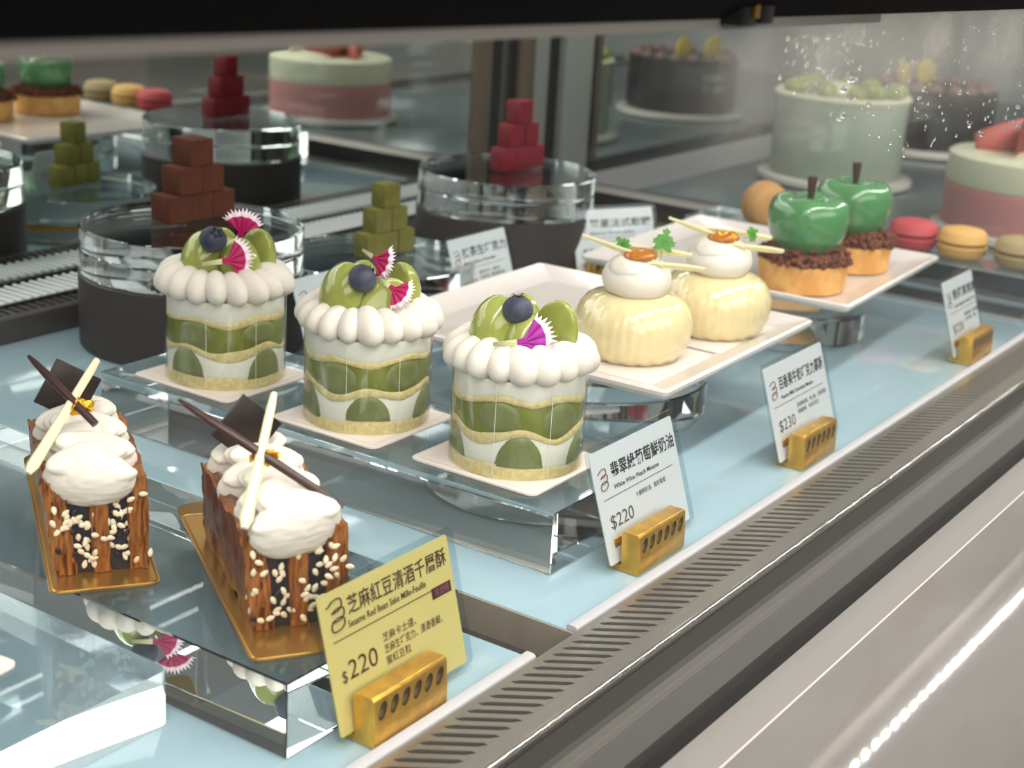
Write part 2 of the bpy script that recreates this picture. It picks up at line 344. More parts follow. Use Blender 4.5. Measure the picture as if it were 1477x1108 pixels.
# partition between the two bays
part('partition_bar', MB().box(4.27, 1.03, 0, 4.40, 2.87, .062), 'black', bevel=.003)
part('partition_cap', MB().prism([(4.27, .062), (4.275, .068), (4.335, .070), (4.335, .062)], 'y', 1.03, 2.87), 'lip')
part('partition_glass', MB().box(4.338, 1.03, .062, 4.352, 2.862, 1.0), 'pane', smooth=0)
# condensation beads on the front glass
cb = MB(); RR = random.Random(3)
for k in range(330):
    t = RR.random(); xx = 1.62+1.1*RR.random()**1.0; zz = .884-.0205*xx-RR.random()**1.3*.17*min(1, (xx-1.45)/.6)
    r = RR.uniform(.001, .0032) if RR.random() < .85 else RR.uniform(.0032, .0052)
    cb.ell((xx, .7485, zz), (r, r*.55, r*1.05), nu=10, nv=6)
part('condensation', cb, 'drop', smooth=180)['kind'] = 'stuff'

# ------------------------------------------------------------------ marble counter
mc = thing('marble_counter', 'pale grey marble counter slab in front of the display case', 'counter')
MB().box(XA, -1.5, -.05, XB, .673, 0).build('slab', M['marble'], mc)
MB().box(XA, .6765, -.05, XB, .733, -.0006).build('border_strip', M['marbleedge'], mc, bevel=.003)
MB().box(XA, .6725, -.05, XB, .677, -.0012).build('joint', M['groove'], mc)

# ------------------------------------------------------------------ acrylic risers
def block(x0, y0, x1, y1, h, label, bev=.0018, bseg=1):
    if bev > .005:
        mb = MB(); mb.add(*loft([[(p[0]+(x1-x0)/2, p[1]+(y1-y0)/2, zz) for p in rrect((x1-x0)/2, (y1-y0)/2, bev, 8)] for zz in (0, h)]))
        o = mb.build('acrylic_block', M['acrylic'], None, (x0, y0, .0008), smooth=30)
    else: o = MB().box(0, 0, 0, x1-x0, y1-y0, h).build('acrylic_block', M['acrylic'], None, (x0, y0, .0008), bevel=bev, bseg=bseg, smooth=0)
    return tag(o, label, 'riser', 'clear acrylic risers on the deck')
block(.70, 1.25, 1.172, 2.2, .0725, 'low clear acrylic block with rounded corner at the near left of the deck', .012, 4)
block(1.1975, 1.083, 1.532, 2.07, .100, 'clear acrylic block carrying the two sesame pastry slices')
block(1.834, 1.128, 2.165, 2.127, .101, 'clear acrylic block carrying the three grape cakes')
block(3.93, 1.05, 4.15, 2.05, .112, 'acrylic block carrying the row of macarons beside the partition')

# ------------------------------------------------------------------ round stands
def disc_mesh(r, h): return MB().lathe([(r-.0025, 0), (r, .0025), (r, h-.003), (r-.003, h)], 96).mesh('acrylic_disc', M['acrylic'], smooth=30)
def round_stand(x, y, r, zs, drum, label, name='round_stand'):
    t = thing(name, label, 'stand', (x, y, .0008), 0, 'round display stands')
    z = 0
    if drum:
        MB().lathe([(r-.004, 0), (r+.004, .004), (r+.004, drum-.004), (r-.002, drum)], 72).build('drum', M['drum'], t, smooth=50); z = drum
    for h in zs:
        link('acrylic_disc', disc_mesh(r, h-.001), t, (0, 0, z+.0005)); z += h
    return t
round_stand(2.334, 2.399, .2385, (.051, .051), .16, 'black drum topped by two clear discs under the cocoa chocolate pyramid')
round_stand(3.435, 2.338, .2385, (.051, .051), .16, 'black drum topped by two clear discs under the red jelly pyramid')
round_stand(2.862, 2.315, .24, (.06, .06), 0, 'two clear acrylic discs under the matcha chocolate pyramid')
round_stand(2.60, 1.54, .24, (.07, .066), 0, 'two clear acrylic discs under the plate of yellow mousse domes')
round_stand(3.41, 1.53, .24, (.07, .066), 0, 'two clear acrylic discs under the plate of green apple tarts')

# ------------------------------------------------------------------ chocolate pyramids (six cubes each)
def cube_mesh(m, sx, sy, sz, seed):
    mb = MB().box(-sx/2, -sy/2, 0, sx/2, sy/2, sz); me = mb.mesh('cube_piece', M[m], bevel=.0035, bseg=2); return me
def pyramid(name, m, x, y, z, sx, sy, sz, rz, cat, what, where, group):
    me = cube_mesh(m, sx, sy, sz, 1); first = None; pos = [('lowest row, left end', -1, 0), ('lowest row, middle', 0, 0), ('lowest row, right end', 1, 0), ('second row, left', -.52, 1), ('second row, right', .5, 1), ('topmost one', .0, 2)]
    for lab, px, lv in pos:
        o = bpy.data.objects.new(name, me); COL.objects.link(o)
        off = rot(0, 0, rz) @ Vector((px*(sx+.0015)+R.uniform(-.001, .001), R.uniform(-.002, .002), 0))
        o.location = Vector((x+off.x, y+off.y, z+lv*sz+.0008))*S; o.rotation_euler = (0, 0, rz+R.uniform(-.03, .03))
        tag(o, '%s %s, %s' % (what, where, lab), cat, group)
pyramid('cocoa_truffle', 'cocoa', 2.366, 2.430, .2632, .0595, .068, .0585, -.07, 'chocolate', 'brown cocoa chocolate cube', 'on the black drum', 'cocoa chocolate cubes')
pyramid('matcha_truffle', 'matcha', 2.884, 2.312, .1215, .052, .050, .058, -.12, 'chocolate', 'green matcha chocolate cube', 'on clear discs', 'matcha chocolate cubes')
pyramid('fruit_jelly', 'ruby', 3.463, 2.327, .2632, .056, .05, .061, -.1, 'jelly', 'red fruit jelly cube', 'on the farther black drum', 'red fruit jelly cubes')

# ------------------------------------------------------------------ grape cakes
def dollop_mesh():
    def fn(p, a, t):
        k = p.x/.05                     # -1 (inner tail) .. 1 (outer)
        s = 1.0 if k > 0 else 1.0-.5*k*k
        return Vector((p.x*1.0, p.y*s, p.z*s*(1.0 if p.z > 0 else .75)+(.012*(-k) if k < 0 else 0)))
    return MB().ell((0, 0, 0), (.039, .0232, .031), nu=18, nv=12, fn=fn).mesh('cream_dollop', M['creamwarm'], smooth=180)
DOLLOP = dollop_mesh()
def petal_mesh(mid):
    mb = MB(); n = 27
    def P(r, a, z): return (r*math.sin(a), 0+z, r*math.cos(a))
    rows = []
    rows.append([(-.003+.006*k/(n-1), -.001, -.052) for k in range(n)])
    rows.append([(-.0045+.009*k/(n-1), 0, -.018) for k in range(n)])
    for r, z in ((.0, .001), (.016, .004), (.028, .007)):
        rows.append([(lambda a: (.006*(k-(n-1)/2)/(n/2)+r*math.sin(a), z+.002*math.cos(k*1.1), -.006+r*math.cos(a)))(math.radians(-62+124*k/(n-1))) for k in range(n)])
    tip = []
    for k in range(n):
        a = math.radians(-64+128*k/(n-1)); r = .044+.002*math.sin(k*2.3) if k % 2 == 0 else .0345
        tip.append((r*math.sin(a), .010, -.006+r*math.cos(a)))
    rows.append(tip); vs = [p for r in rows for p in r]
    for i in range(len(rows)-1):
        fs = [(i*n+k, i*n+k+1, (i+1)*n+k+1, (i+1)*n+k) for k in range(n-1)]
        o = len(mb.v); mi = 2 if i == 0 else (0 if i < 4 else 1)
        mb.add([vs[q] for q in range(i*n, (i+2)*n)], [tuple(q-i*n for q in f) for f in fs], mi)
    me = mb.mesh('flower_petal', [M[mid], M['petalwhite'], M['petalstem']], smooth=60)
    return eval_mesh(me, [('SOLIDIFY', dict(thickness=.0004))])
PET = {k: petal_mesh(k) for k in ('magenta', 'purple')}
def grape_half_mesh():
    def fn(p, a, t):
        q = Vector(p); 
        if q.y < 0: q.y *= .18
        q.x *= 1+.10*math.sin(2.2*t) if False else 1
        return q
    return MB().ell((0, 0, 0), (.040, .044, .060), nu=24, nv=16, fn=fn).mesh('grape_half', M['grape'], smooth=70)
GH = grape_half_mesh()
BERRY = MB().ell((0, 0, 0), (.0245, .0245, .0225), nu=24, nv=16, fn=lambda p, a, t: Vector((p.x, p.y, p.z-(.005 if a > 1.25 else 0)))).mesh('blueberry', M['berry'], smooth=180)
cr = MB()
for k in range(5):
    a = 2*PI*k/5; c, s_ = math.cos(a), math.sin(a)
    cr.add([(c*.006-s_*.004, s_*.006+c*.004, .0205), (c*.006+s_*.004, s_*.006-c*.004, .0205), (c*.0145, s_*.0145, .0245), (c*.005, s_*.005, .0185)], [(0, 1, 2), (1, 3, 2), (3, 0, 2), (0, 3, 1)])
CROWN = cr.mesh('berry_crown', M['calyx'], smooth=0)
def grape_cake(x, y, z, seed, label, deco):
    rr = random.Random(seed); t = thing('grape_cake', label, 'cake', (x, y, z), 0, 'round grape cream cakes in clear film')
    R0 = .106; HT = .160; n = 96
    ph = [rr.uniform(0, 6.3) for _ in range(12)]
    view = math.atan2(-y, -x)                       # towards the aisle side
    lows = [view+d for d in deco['low']]; ups = [view+d for d in deco['up']]
    def bump(th, cs, wd): return max(math.exp(-((math.atan2(math.sin(th-c), math.cos(th-c)))/wd)**2) for c in cs)
    B = [lambda th: 0.0,
         lambda th: .020+.003*math.sin(2*th+ph[0])+.0015*math.sin(7*th+ph[1]),
         lambda th: .052+.017*bump(th, lows, .42)+.003*math.sin(3*th+ph[2]),
         lambda th: .066+.016*bump(th, lows, .42)+.003*math.sin(3*th+ph[3])+.0015*math.sin(9*th+ph[4]),
         lambda th: .112+.012*bump(th, ups, .45)+.003*math.sin(2*th+ph[5]),
         lambda th: .123+.011*bump(th, ups, .45)+.003*math.sin(2*th+ph[6])+.0015*math.sin(8*th+ph[7]),
         lambda th: HT]
    for i, (nm, m, rad) in enumerate((('base_sponge', 'sponge', R0), ('cream_filling', 'cream', R0-.001), ('middle_sponge', 'sponge', R0), ('grape_jelly', 'jelly', R0-.0008), ('upper_sponge', 'sponge', R0), ('cream_top', 'cream', R0-.0005))):
        lo, hi = B[i], B[i+1]; prof = [(rad*.3, 0), (rad-.001, 0), (rad, .12), (rad, .5), (rad, .88), (rad-.001, 1), (rad*.3, 1)]
        def fn(r, s, th, j, lo=lo, hi=hi, m=m):
            zz = lo(th)+s*(hi(th)-lo(th)) if r > rad*.5 else (lo(th) if s == 0 else hi(th))*.0+(sum(lo(q) for q in (0, 1.57, 3.14, 4.71))/4 if s == 0 else sum(hi(q) for q in (0, 1.57, 3.14, 4.71))/4)
            k = .0012*noise.noise(Vector((math.cos(th)*14, math.sin(th)*14, zz*150+seed))) if m == 'sponge' and r > rad*.5 else 0
            return r+k, zz
        MB().lathe(prof, n, fn).build(nm, M[m], t, smooth=50)
    # grape halves pressed against the film
    def cut(th, z0, hw, hh, dome):
        mb = MB(); nr, na = 5, 26; vs = [((R0+.0016)*math.cos(th), (R0+.0016)*math.sin(th), z0+(hh*.4 if dome else 0))]
        for i in range(1, nr+1):
            f = i/nr
            for k in range(na):
                a = 2*PI*k/na; u = hw*f*math.cos(a); v = hh*f*math.sin(a)
                if dome: v = hh*.4+f*((hh*math.sin(a) if math.sin(a) > 0 else .0*math.sin(a)) - hh*.4) if True else v
                q = R0+.0016-(.003 if i == nr else 0); vs.append((q*math.cos(th+u/R0), q*math.sin(th+u/R0), z0+v))
        fs = [(0, 1+k, 1+(k+1) % na) for k in range(na)]+[(1+(i-1)*na+k, 1+(i-1)*na+(k+1) % na, 1+i*na+(k+1) % na, 1+i*na+k) for i in range(1, nr) for k in range(na)]
        mb.add(vs, fs); return mb
    for th in lows: cut(th, B[1](th)-.001, .040, B[2](th)-B[1](th)+.002, True).build('grape_slice', M['grapecut'], t, smooth=60)
    for th in ups: cut(th, (B[3](th)+B[4](th))/2+.001, .036, (B[4](th)-B[3](th))*.47, False).build('grape_slice', M['grapecut'], t, smooth=60)
    fl = MB(); rings = [(R0+.0035, .001), (R0+.0035, HT+.002)]
    fl.lathe(rings, 96, cap=False).build('acetate_wrap', M['film'], t, smooth=180)
    for dth in (-.32, .5):  # pale strips paint the glints along the film's seam edges
        th = view+dth; r1 = R0+.0042; MB().box(-.0002, -.0004, .006, .0002, .0004, HT-.004).build('film_edge_glint', M['filmglint'], t, (r1*math.cos(th), r1*math.sin(th), 0), (0, 0, th))
    nd = 18
    for k in range(nd):
        a = 2*PI*k/nd+ph[8]; o = link('cream_dollop', DOLLOP, t, (math.cos(a)*.087, math.sin(a)*.087, HT+.020+rr.uniform(-.002, .002)), (rr.uniform(-.1, .1), rr.uniform(.1, .25), a+rr.uniform(-.08, .08)+.25))
        s = rr.uniform(.94, 1.12); o.scale = (s, s*rr.uniform(.9, 1.1), s)
    MB().lathe([(.080, 0), (.080, .012), (.05, .018)], 48).build('cream_bed', M['cream'], t, (0, 0, HT), smooth=60)
    for (dx, dz, a, tx, sc) in deco['grapes']:
        # dx: sideways in the picture, a: turn of the cut face
        sx = Vector((-math.sin(view), math.cos(view))); fw = Vector((math.cos(view), math.sin(view)))
        p = sx*dx[0]+fw*dx[1]
        o = link('grape_half', GH, t, (p.x, p.y, HT+.012+dz), (tx[0], tx[1], view+PI/2+a)); o.scale = (sc[0], sc[1], sc[2])
    sx = Vector((-math.sin(view), math.cos(view))); fw = Vector((math.cos(view), math.sin(view)))
    p = sx*deco['berry'][0]+fw*deco['berry'][1]
    b = link('blueberry', BERRY, t, (p.x, p.y, HT+deco['berry'][2]), deco['brot']+(0,) if len(deco['brot']) == 2 else deco['brot'])
    link('berry_crown', CROWN, b)
    for (dx, fy, dz, rx, ry, rz_, m, sc) in deco['petals']:
        p = sx*dx+fw*fy
        o = link('flower_petal', PET[m], t, (p.x, p.y, HT+dz)); o.rotation_euler = (Matrix.Rotation(view-PI/2+PI+rz_, 3, 'Z') @ Euler((rx, ry, 0)).to_matrix()).to_euler(); o.scale = (sc, sc, sc)
    return t
# sideways: + is towards the right of the picture, forward: + is towards the camera
G1 = [((-.040, .010), .040, PI-.5, (.0, -.12), (1.0, 1.0, 1.0)), ((.026, .034), .034, PI+.1, (.10, .10), (.95, .8, .98)), ((.050, -.004), .040, -.75, (.0, .25), (1.0, .9, 1.05)), ((-.006, -.04), .034, 2.6, (0, 0), (1.1, 1, 1))]
ZC = .1063
grape_cake(1.976, 1.948, ZC, 1, 'farthest of three grape cakes, two red petals beside its blueberry', dict(low=(-.75, .75, 2.3, -2.3), up=(-.55, .62, 2.2, -2.2, 3.1), grapes=G1, berry=(-.022, .058, .105), brot=(.7, -.3),
           petals=((.028, .045, .122, .2, .15, 0, 'magenta', .95), (.012, .078, .073, 0, 1.45, .1, 'magenta', 1.05))))
grape_cake(1.977, 1.612, ZC, 2, 'middle one of the three grape cakes, blueberry leaning against red petals', dict(low=(.02, 1.2, -1.2, 2.6, -2.6), up=(-.5, .62, 1.9, -1.9, 3.1),
           grapes=[((-.042, .012), .040, PI-.4, (.0, -.15), (1.1, 1.0, 1.05)), ((.028, .046), .028, .05, (-.25, .3), (1.12, .8, .95)), ((.046, -.006), .040, -1.0, (0, .25), (1, .9, 1.05)), ((-.01, -.04), .034, 2.5, (0, 0), (1, 1, 1))],
           berry=(-.013, .052, .096), brot=(.5, .9), petals=((.012, .03, .122, .9, 1.9, .0, 'magenta', .85), (.042, .072, .082, .9, 2.2, .3, 'magenta', .8))))
grape_cake(1.984, 1.303, ZC, 3, 'nearest of three grape cakes, a purple petal below its blueberry', dict(low=(.06, 1.25, -1.25, 2.6, -2.6), up=(-.28, .72, 2.0, -2.0, 3.1),
           grapes=[((-.043, .012), .040, PI-.5, (.0, -.14), (1.05, 1.0, 1.06)), ((.008, .040), .028, PI+.3, (.1, .05), (.95, .8, .9)), ((.048, .012), .038, -.55, (.05, .22), (1.0, .9, 1.06)), ((.0, -.04), .034, 2.5, (0, 0), (1, 1, 1))],
           berry=(-.010, .040, .100), brot=(-.1, .1), petals=((.012, .085, .062, 0, 1.45, 0, 'purple', 1.1),)))
# white cards under the cakes
def card_board(x, y, z, hx, hy, label, rz=0, th=.004, m='board'):
    rings = []
    for k, (s, zz) in enumerate(((-.001, 0), (0, .001), (0, th), (-.004, th+.0012), (-.010, th+.0012), (-.013, th), (-.017, th), (-.02, th+.0006))):
        rings.append([(p[0], p[1], zz) for p in rrect(hx+s, hy+s, .014+s*.5)])
    mb = MB(); mb.add(*loft(rings)); return tag(mb.build('cake_card', M[m], None, (x, y, z), (0, 0, rz), smooth=30), label, 'cake card', 'white cake cards')
card_board(1.968, 1.948, .1018, .112, .118, 'white square card under the farthest grape cake')
card_board(1.968, 1.612, .1018, .112, .116, 'white square card under the middle grape cake')
card_board(1.976, 1.309, .1018, .110, .122, 'white square card under the nearest grape cake')
card_board(.90, 1.53, .0735, .145, .16, 'white card corner alone on the low acrylic block', .12)

# ------------------------------------------------------------------ sesame mille-feuille
SEED = MB().ell((0, 0, 0), (.0038, .0018, .0060), nu=10, nv=8, fn=lambda p, a, t: Vector((p.x*(1-.35*max(0, p.z/.0066)), p.y, p.z))).mesh('sesame_seed', M['seed'], smooth=180)
SEEDB = SEED.copy(); SEEDB.materials.clear(); SEEDB.materials.append(M['seedblack'])
def mille_feuille(x, y, z, ang, label, seed, var):
    rr = random.Random(seed); t = thing('mille_feuille', label, 'pastry', (x, y, z), ang, 'sesame mille-feuille slices')
    # local: x across (three sheets), y along the slice, front face at y=0
    W, L, H = .118, var['L'], .128; nx = 0
    bands = [(-W/2, -.033), (-.033, -.011), (-.011, .011), (.011, .034), (.034, W/2)]
    for i, (a, b) in enumerate(bands):
        past = i % 2 == 0; mb = MB(); nu, nv, nw = (10, 40, 16) if past else (5, 24, 10)
        a2, b2 = (a, b) if past else (a-.002, b+.002)
        def pos(u, v, w_):
            px = a2+(b2-a2)*u; px -= .016*w_*(.5-px/W); py = v*L*(1-.18*w_); pz = w_*H*(1 if past else .97)
            q = Vector((px*40, py*18, pz*22+i*7.7))
            px += .0035*noise.noise(Vector((v*4, pz*38, (i+u)*3.3)))*(1 if .02 < i+u < 4.98 else 0)
            if past:
                if i == 0 and u == 0 or i == 4 and u == 1: px += (.004*noise.noise(q*1.3)+.0025*noise.noise(q*3.1))
                if v in (0, 1): py += (-1 if v == 0 else 1)*(.006*noise.noise(Vector((px*330, pz*12, i)))+.005*noise.noise(Vector((px*120, pz*40, i+3)))+.003)
                if w_ == 1: pz += .006*noise.noise(Vector((px*160, py*30, i)))+.003
            else:
                if v in (0, 1): py += (1 if v == 0 else -1)*(.004+.004*noise.noise(Vector((px*60, pz*50, i))))
            return (px, py, pz)
        def gridf(f, n1, n2):
            vs = [f(p/n1, q/n2) for q in range(n2+1) for p in range(n1+1)]
            mb.add(vs, [(q*(n1+1)+p, q*(n1+1)+p+1, (q+1)*(n1+1)+p+1, (q+1)*(n1+1)+p) for q in range(n2) for p in range(n1)])
        gridf(lambda p, q: pos(p, 0, q), nu, nw); gridf(lambda p, q: pos(p, 1, q), nu, nw)
        gridf(lambda p, q: pos(0, p, q), nv, nw); gridf(lambda p, q: pos(1, p, q), nv, nw)
        gridf(lambda p, q: pos(p, q, 0), nu, nv); gridf(lambda p, q: pos(p, q, 1), nu, nv)
        if past:
            me = mb.mesh('pastry_sheet', [M['pastry'], M['crust']], smooth=50)
            if i in (0, 4):
                sg = -1 if i == 0 else 1
                for p in me.polygons:
                    if p.normal.x*sg > .5 and abs(p.normal.y) < .7: p.material_index = 1
            link('pastry_sheet', me, t)
        else: mb.build('sesame_cream', M['sesame'], t, smooth=60)
    # sesame seeds on the front face
    for k in range(var['seeds']):
        band = rr.choice([1, 3, 3, 1, 3, 3, 0, 2, 1, 4]) if k > 6 else 0
        a, b = bands[band]; px = rr.uniform(a-.004, b+.004); pz = rr.uniform(.012, .112)
        if band in (2, 4) : pz = rr.uniform(.01, .11)
        bl = rr.random() < .08
        o = link('sesame_seed', SEEDB if bl else SEED, t, (px, -.0022-rr.uniform(0, .003)+(.003 if band in (1, 3) else -.002), pz), (rr.uniform(-.3, .3), rr.uniform(0, 3.1), 0))
        if bl: o['label'] = 'black seed'
    for k in range(var.get('side', 0)):
        link('sesame_seed', SEED, t, (-W/2-.003, rr.uniform(.0, .05), rr.uniform(.02, .09)), (rr.uniform(-.5, .5), 0, PI/2))
    # piped cream folds
    mb = MB(); nL = var['lobes']
    for k in range(nL):
        f = k/(nL-1); yy = var['cy0']+f*var['cl']; sd = (1 if (k+var['ph']) % 2 else -1); wv = math.sin(k*2.3+var['ph'])
        mb.ell((sd*.004-.010, yy, H+.001), (.059+.003*wv, .0285, .040+.003*wv), rot(.30, 0, sd*.20), 32, 18)
        mb.ell((sd*.005-.011, yy+.002, H+.030), (.0545+.003*wv, .0225, .0135), rot(.52, sd*.10, -sd*.22), 32, 14)
        mb.ell((-sd*.006-.010, yy-.013, H+.012), (.050, .0165, .015), rot(.35, 0, sd*.16), 28, 12)
        mb.ell((-sd*.026-.010, yy+.004, H+.038+.002*wv), (.020, .013, .009), rot(.5, 0, sd*.7), 16, 10)
    me = mb.mesh('whipped_cream', M['creamwarm'], smooth=180)
    me = eval_mesh(me, [('REMESH', dict(mode='VOXEL', voxel_size=.0017*S, use_smooth_shade=True)), ('SMOOTH', dict(factor=.5, iterations=2))])
    nr = [v.normal.copy() for v in me.vertices]
    for v, q in zip(me.vertices, nr): v.co += q*.0010*noise.noise(Vector((v.co.x*150, v.co.y*500, v.co.z*500)))*S
    me.materials.clear(); me.materials.append(M['creamwarm']); link('whipped_cream', me, t)
    # chocolate plaque, sticks and gold leaf
    MB().box(-.034, -.0025, -.034, .034, .0025, .034).build('chocolate_plaque', M['choc'], t, var['pl'], var['plr'], bevel=.001)
    a, b = Vector(var['dk'][0]), Vector(var['dk'][1])
    MB().tube([a, a.lerp(b, .08), a.lerp(b, .3), a.lerp(b, .6), b], [.0022, .0042, .0062, .0060, .0055], 10).build('chocolate_stick', M['choc2'], t, smooth=60)
    a, b = Vector(var['wh'][0]), Vector(var['wh'][1]); d = (b-a); ax = d.normalized(); sd = ax.cross(Vector((0, -.6, .8))).normalized(); up = sd.cross(ax)
    ring = []
    for f, wv in ((0, .0045), (.1, .0058), (.5, .0062), (.8, .0075), (.93, .0085), (1, .004)):
        c = a+d*f; ring.append([c-sd*wv-up*.002, c+sd*wv-up*.002, c+sd*wv*.6+up*.003, c-sd*wv*.6+up*.003])
    mb = MB(); mb.add(*loft(ring)); mb.build('white_chocolate_stick', M['ivory'], t, smooth=40)
    mb = MB()
    for k in range(9):
        c = Vector(var['gold'])+Vector((rr.uniform(-.010, .014), -.016+rr.uniform(-.004, .004), rr.uniform(-.012, .004)))
        mb.box(-.0095, -.0006, -.005, .0095, .0006, .005, mtx=Matrix.Translation(c) @ Euler((rr.uniform(-1, 1), rr.uniform(-.6, .6), rr.uniform(-.8, .8))).to_matrix().to_4x4())
    mb.build('gold_leaf', M['leafgold'], t, bevel=.0006)
    return t
A1 = math.atan2(.0749, -.0953)+PI       # direction of the front edge
AX = math.atan2(.397, .278)-PI/2
mille_feuille(1.258, 1.463, .1062, AX, 'left sesame pastry slice with white cream, its seeded cut end facing out', 11,
              dict(L=.30, seeds=80, side=0, lobes=6, cl=.205, cy0=.006, ph=0, pl=(-.022, .195, .188), plr=(-.12, .52, 0), dk=((-.0755, .14, .258), (.001, .06, .184)), wh=((.013, .14, .248), (-.090, .0, .146)), gold=(-.019, .098, .207)))
AX2 = math.atan2(.4169, .2746)-PI/2
mille_feuille(1.312, 1.166, .1062, AX2, 'right sesame pastry slice with white cream, behind the yellow price card', 12,
              dict(L=.295, seeds=58, side=7, lobes=6, cl=.205, cy0=.008, ph=1, pl=(-.024, .195, .192), plr=(-.12, .72, 0), dk=((-.122, .14, .258), (.051, .0, .153)), wh=((-.001, .14, .258), (-.075, -.02, .147)), gold=(-.033, .088, .205)))
def gold_board(x, y, z, ang, L, label):
    t = thing('gold_board', label, 'cake board', (x, y, z), ang, 'gold pastry boards')
    pts = rrect(.070, L/2, .012)
    rings = [[(p[0]*s, p[1]*(1 if s == 1 else (L/2-.004*(1-s)*10)/(L/2))+L/2-.02, zz) for p in pts] for s, zz in ((.97, 0), (1.0, .0022), (1.0, .0042), (.97, .0042), (.95, .003), (.93, .0042))]
    mb = MB(); mb.add(*loft(rings)); mb.build('card', M['goldcard'], t, smooth=30)
    mb = MB(); mb.add(*loft([[(p[0]-.040, p[1]+L-.012, zz) for p in rrect(.030, .034, .026)] for zz in (.0008, .0035)])); mb.build('pull_tab', M['goldtop'], t, smooth=30)
    return t
gold_board(1.2390, 1.4393, .1012, AX, .470, 'gold card board under the left pastry slice')
gold_board(1.2750, 1.1260, .1012, AX2, .455, 'gold card board under the right pastry slice')

# ------------------------------------------------------------------ plates
def plate(x, y, z, hx, hy, rz, label):
    spec = ((.62, .0, .045), (.66, .001, .045), (.90, .005, .03), (.975, .012, .016), (.998, .021, .014), (1.0, .028, .012), (.985, .0315, .012), (.93, .026, .012), (.80, .0135, .02), (.78, .0125, .02), (.3, .0125, .02))
    mb = MB(); mb.add(*loft([[(p[0], p[1], zz) for p in rrect(hx*s, hy*s, rr_)] for s, zz, rr_ in spec]))
    return tag(mb.build('serving_plate', M['porcelain'], None, (x, y, z), (0, 0, rz), smooth=25), label, 'plate', 'white serving plates')
ZP = .1378
plate(2.612, 1.545, ZP, .327, .340, .02, 'white rectangular plate under the two yellow mousse domes')
plate(3.418, 1.553, ZP, .327, .335, .05, 'white rectangular plate under the green apple tarts')
card_board(2.475, 1.395, ZP+.0135, .125, .13, 'white card under the nearer yellow mousse dome', .02, .003)
card_board(2.745, 1.375, ZP+.0135, .125, .13, 'white card under the farther yellow mousse dome', .02, .003)

# ------------------------------------------------------------------ mousse domes
def leaf_mesh():
    mb = MB()
    def lobe(o, ang, l, w_):
        d = Vector((math.sin(ang), 0, math.cos(ang))); s = Vector((d.z, 0, -d.x))*w_; o = Vector(o); y = Vector((0, .002, 0))
        mb.add([o, o+d*l*.45+s*.8, o+d*l*.62+s*.55, o+d*l*.8+s*.9, o+d*l*.85+s*.35, o+d*l+y, o+d*l*.85-s*.35, o+d*l*.8-s*.9, o+d*l*.62-s*.55, o+d*l*.45-s*.8], [tuple(range(10))])
    for base, a0, k in (((0, 0, .020), 0, 1.0), ((0, 0, .012), .95, .85), ((0, 0, .012), -.95, .85)):
        for da, kk in ((0, 1.0), (.75, .7), (-.75, .7)): lobe(base, a0+da, .030*k*kk, .009*k*kk)
    mb.box(-.001, -.0006, -.012, .001, .0006, .022)
    return eval_mesh(mb.mesh('herb_leaf', M['green'], smooth=0, weld=False), [('SOLIDIFY', dict(thickness=.0003))])
LEAF = leaf_mesh()
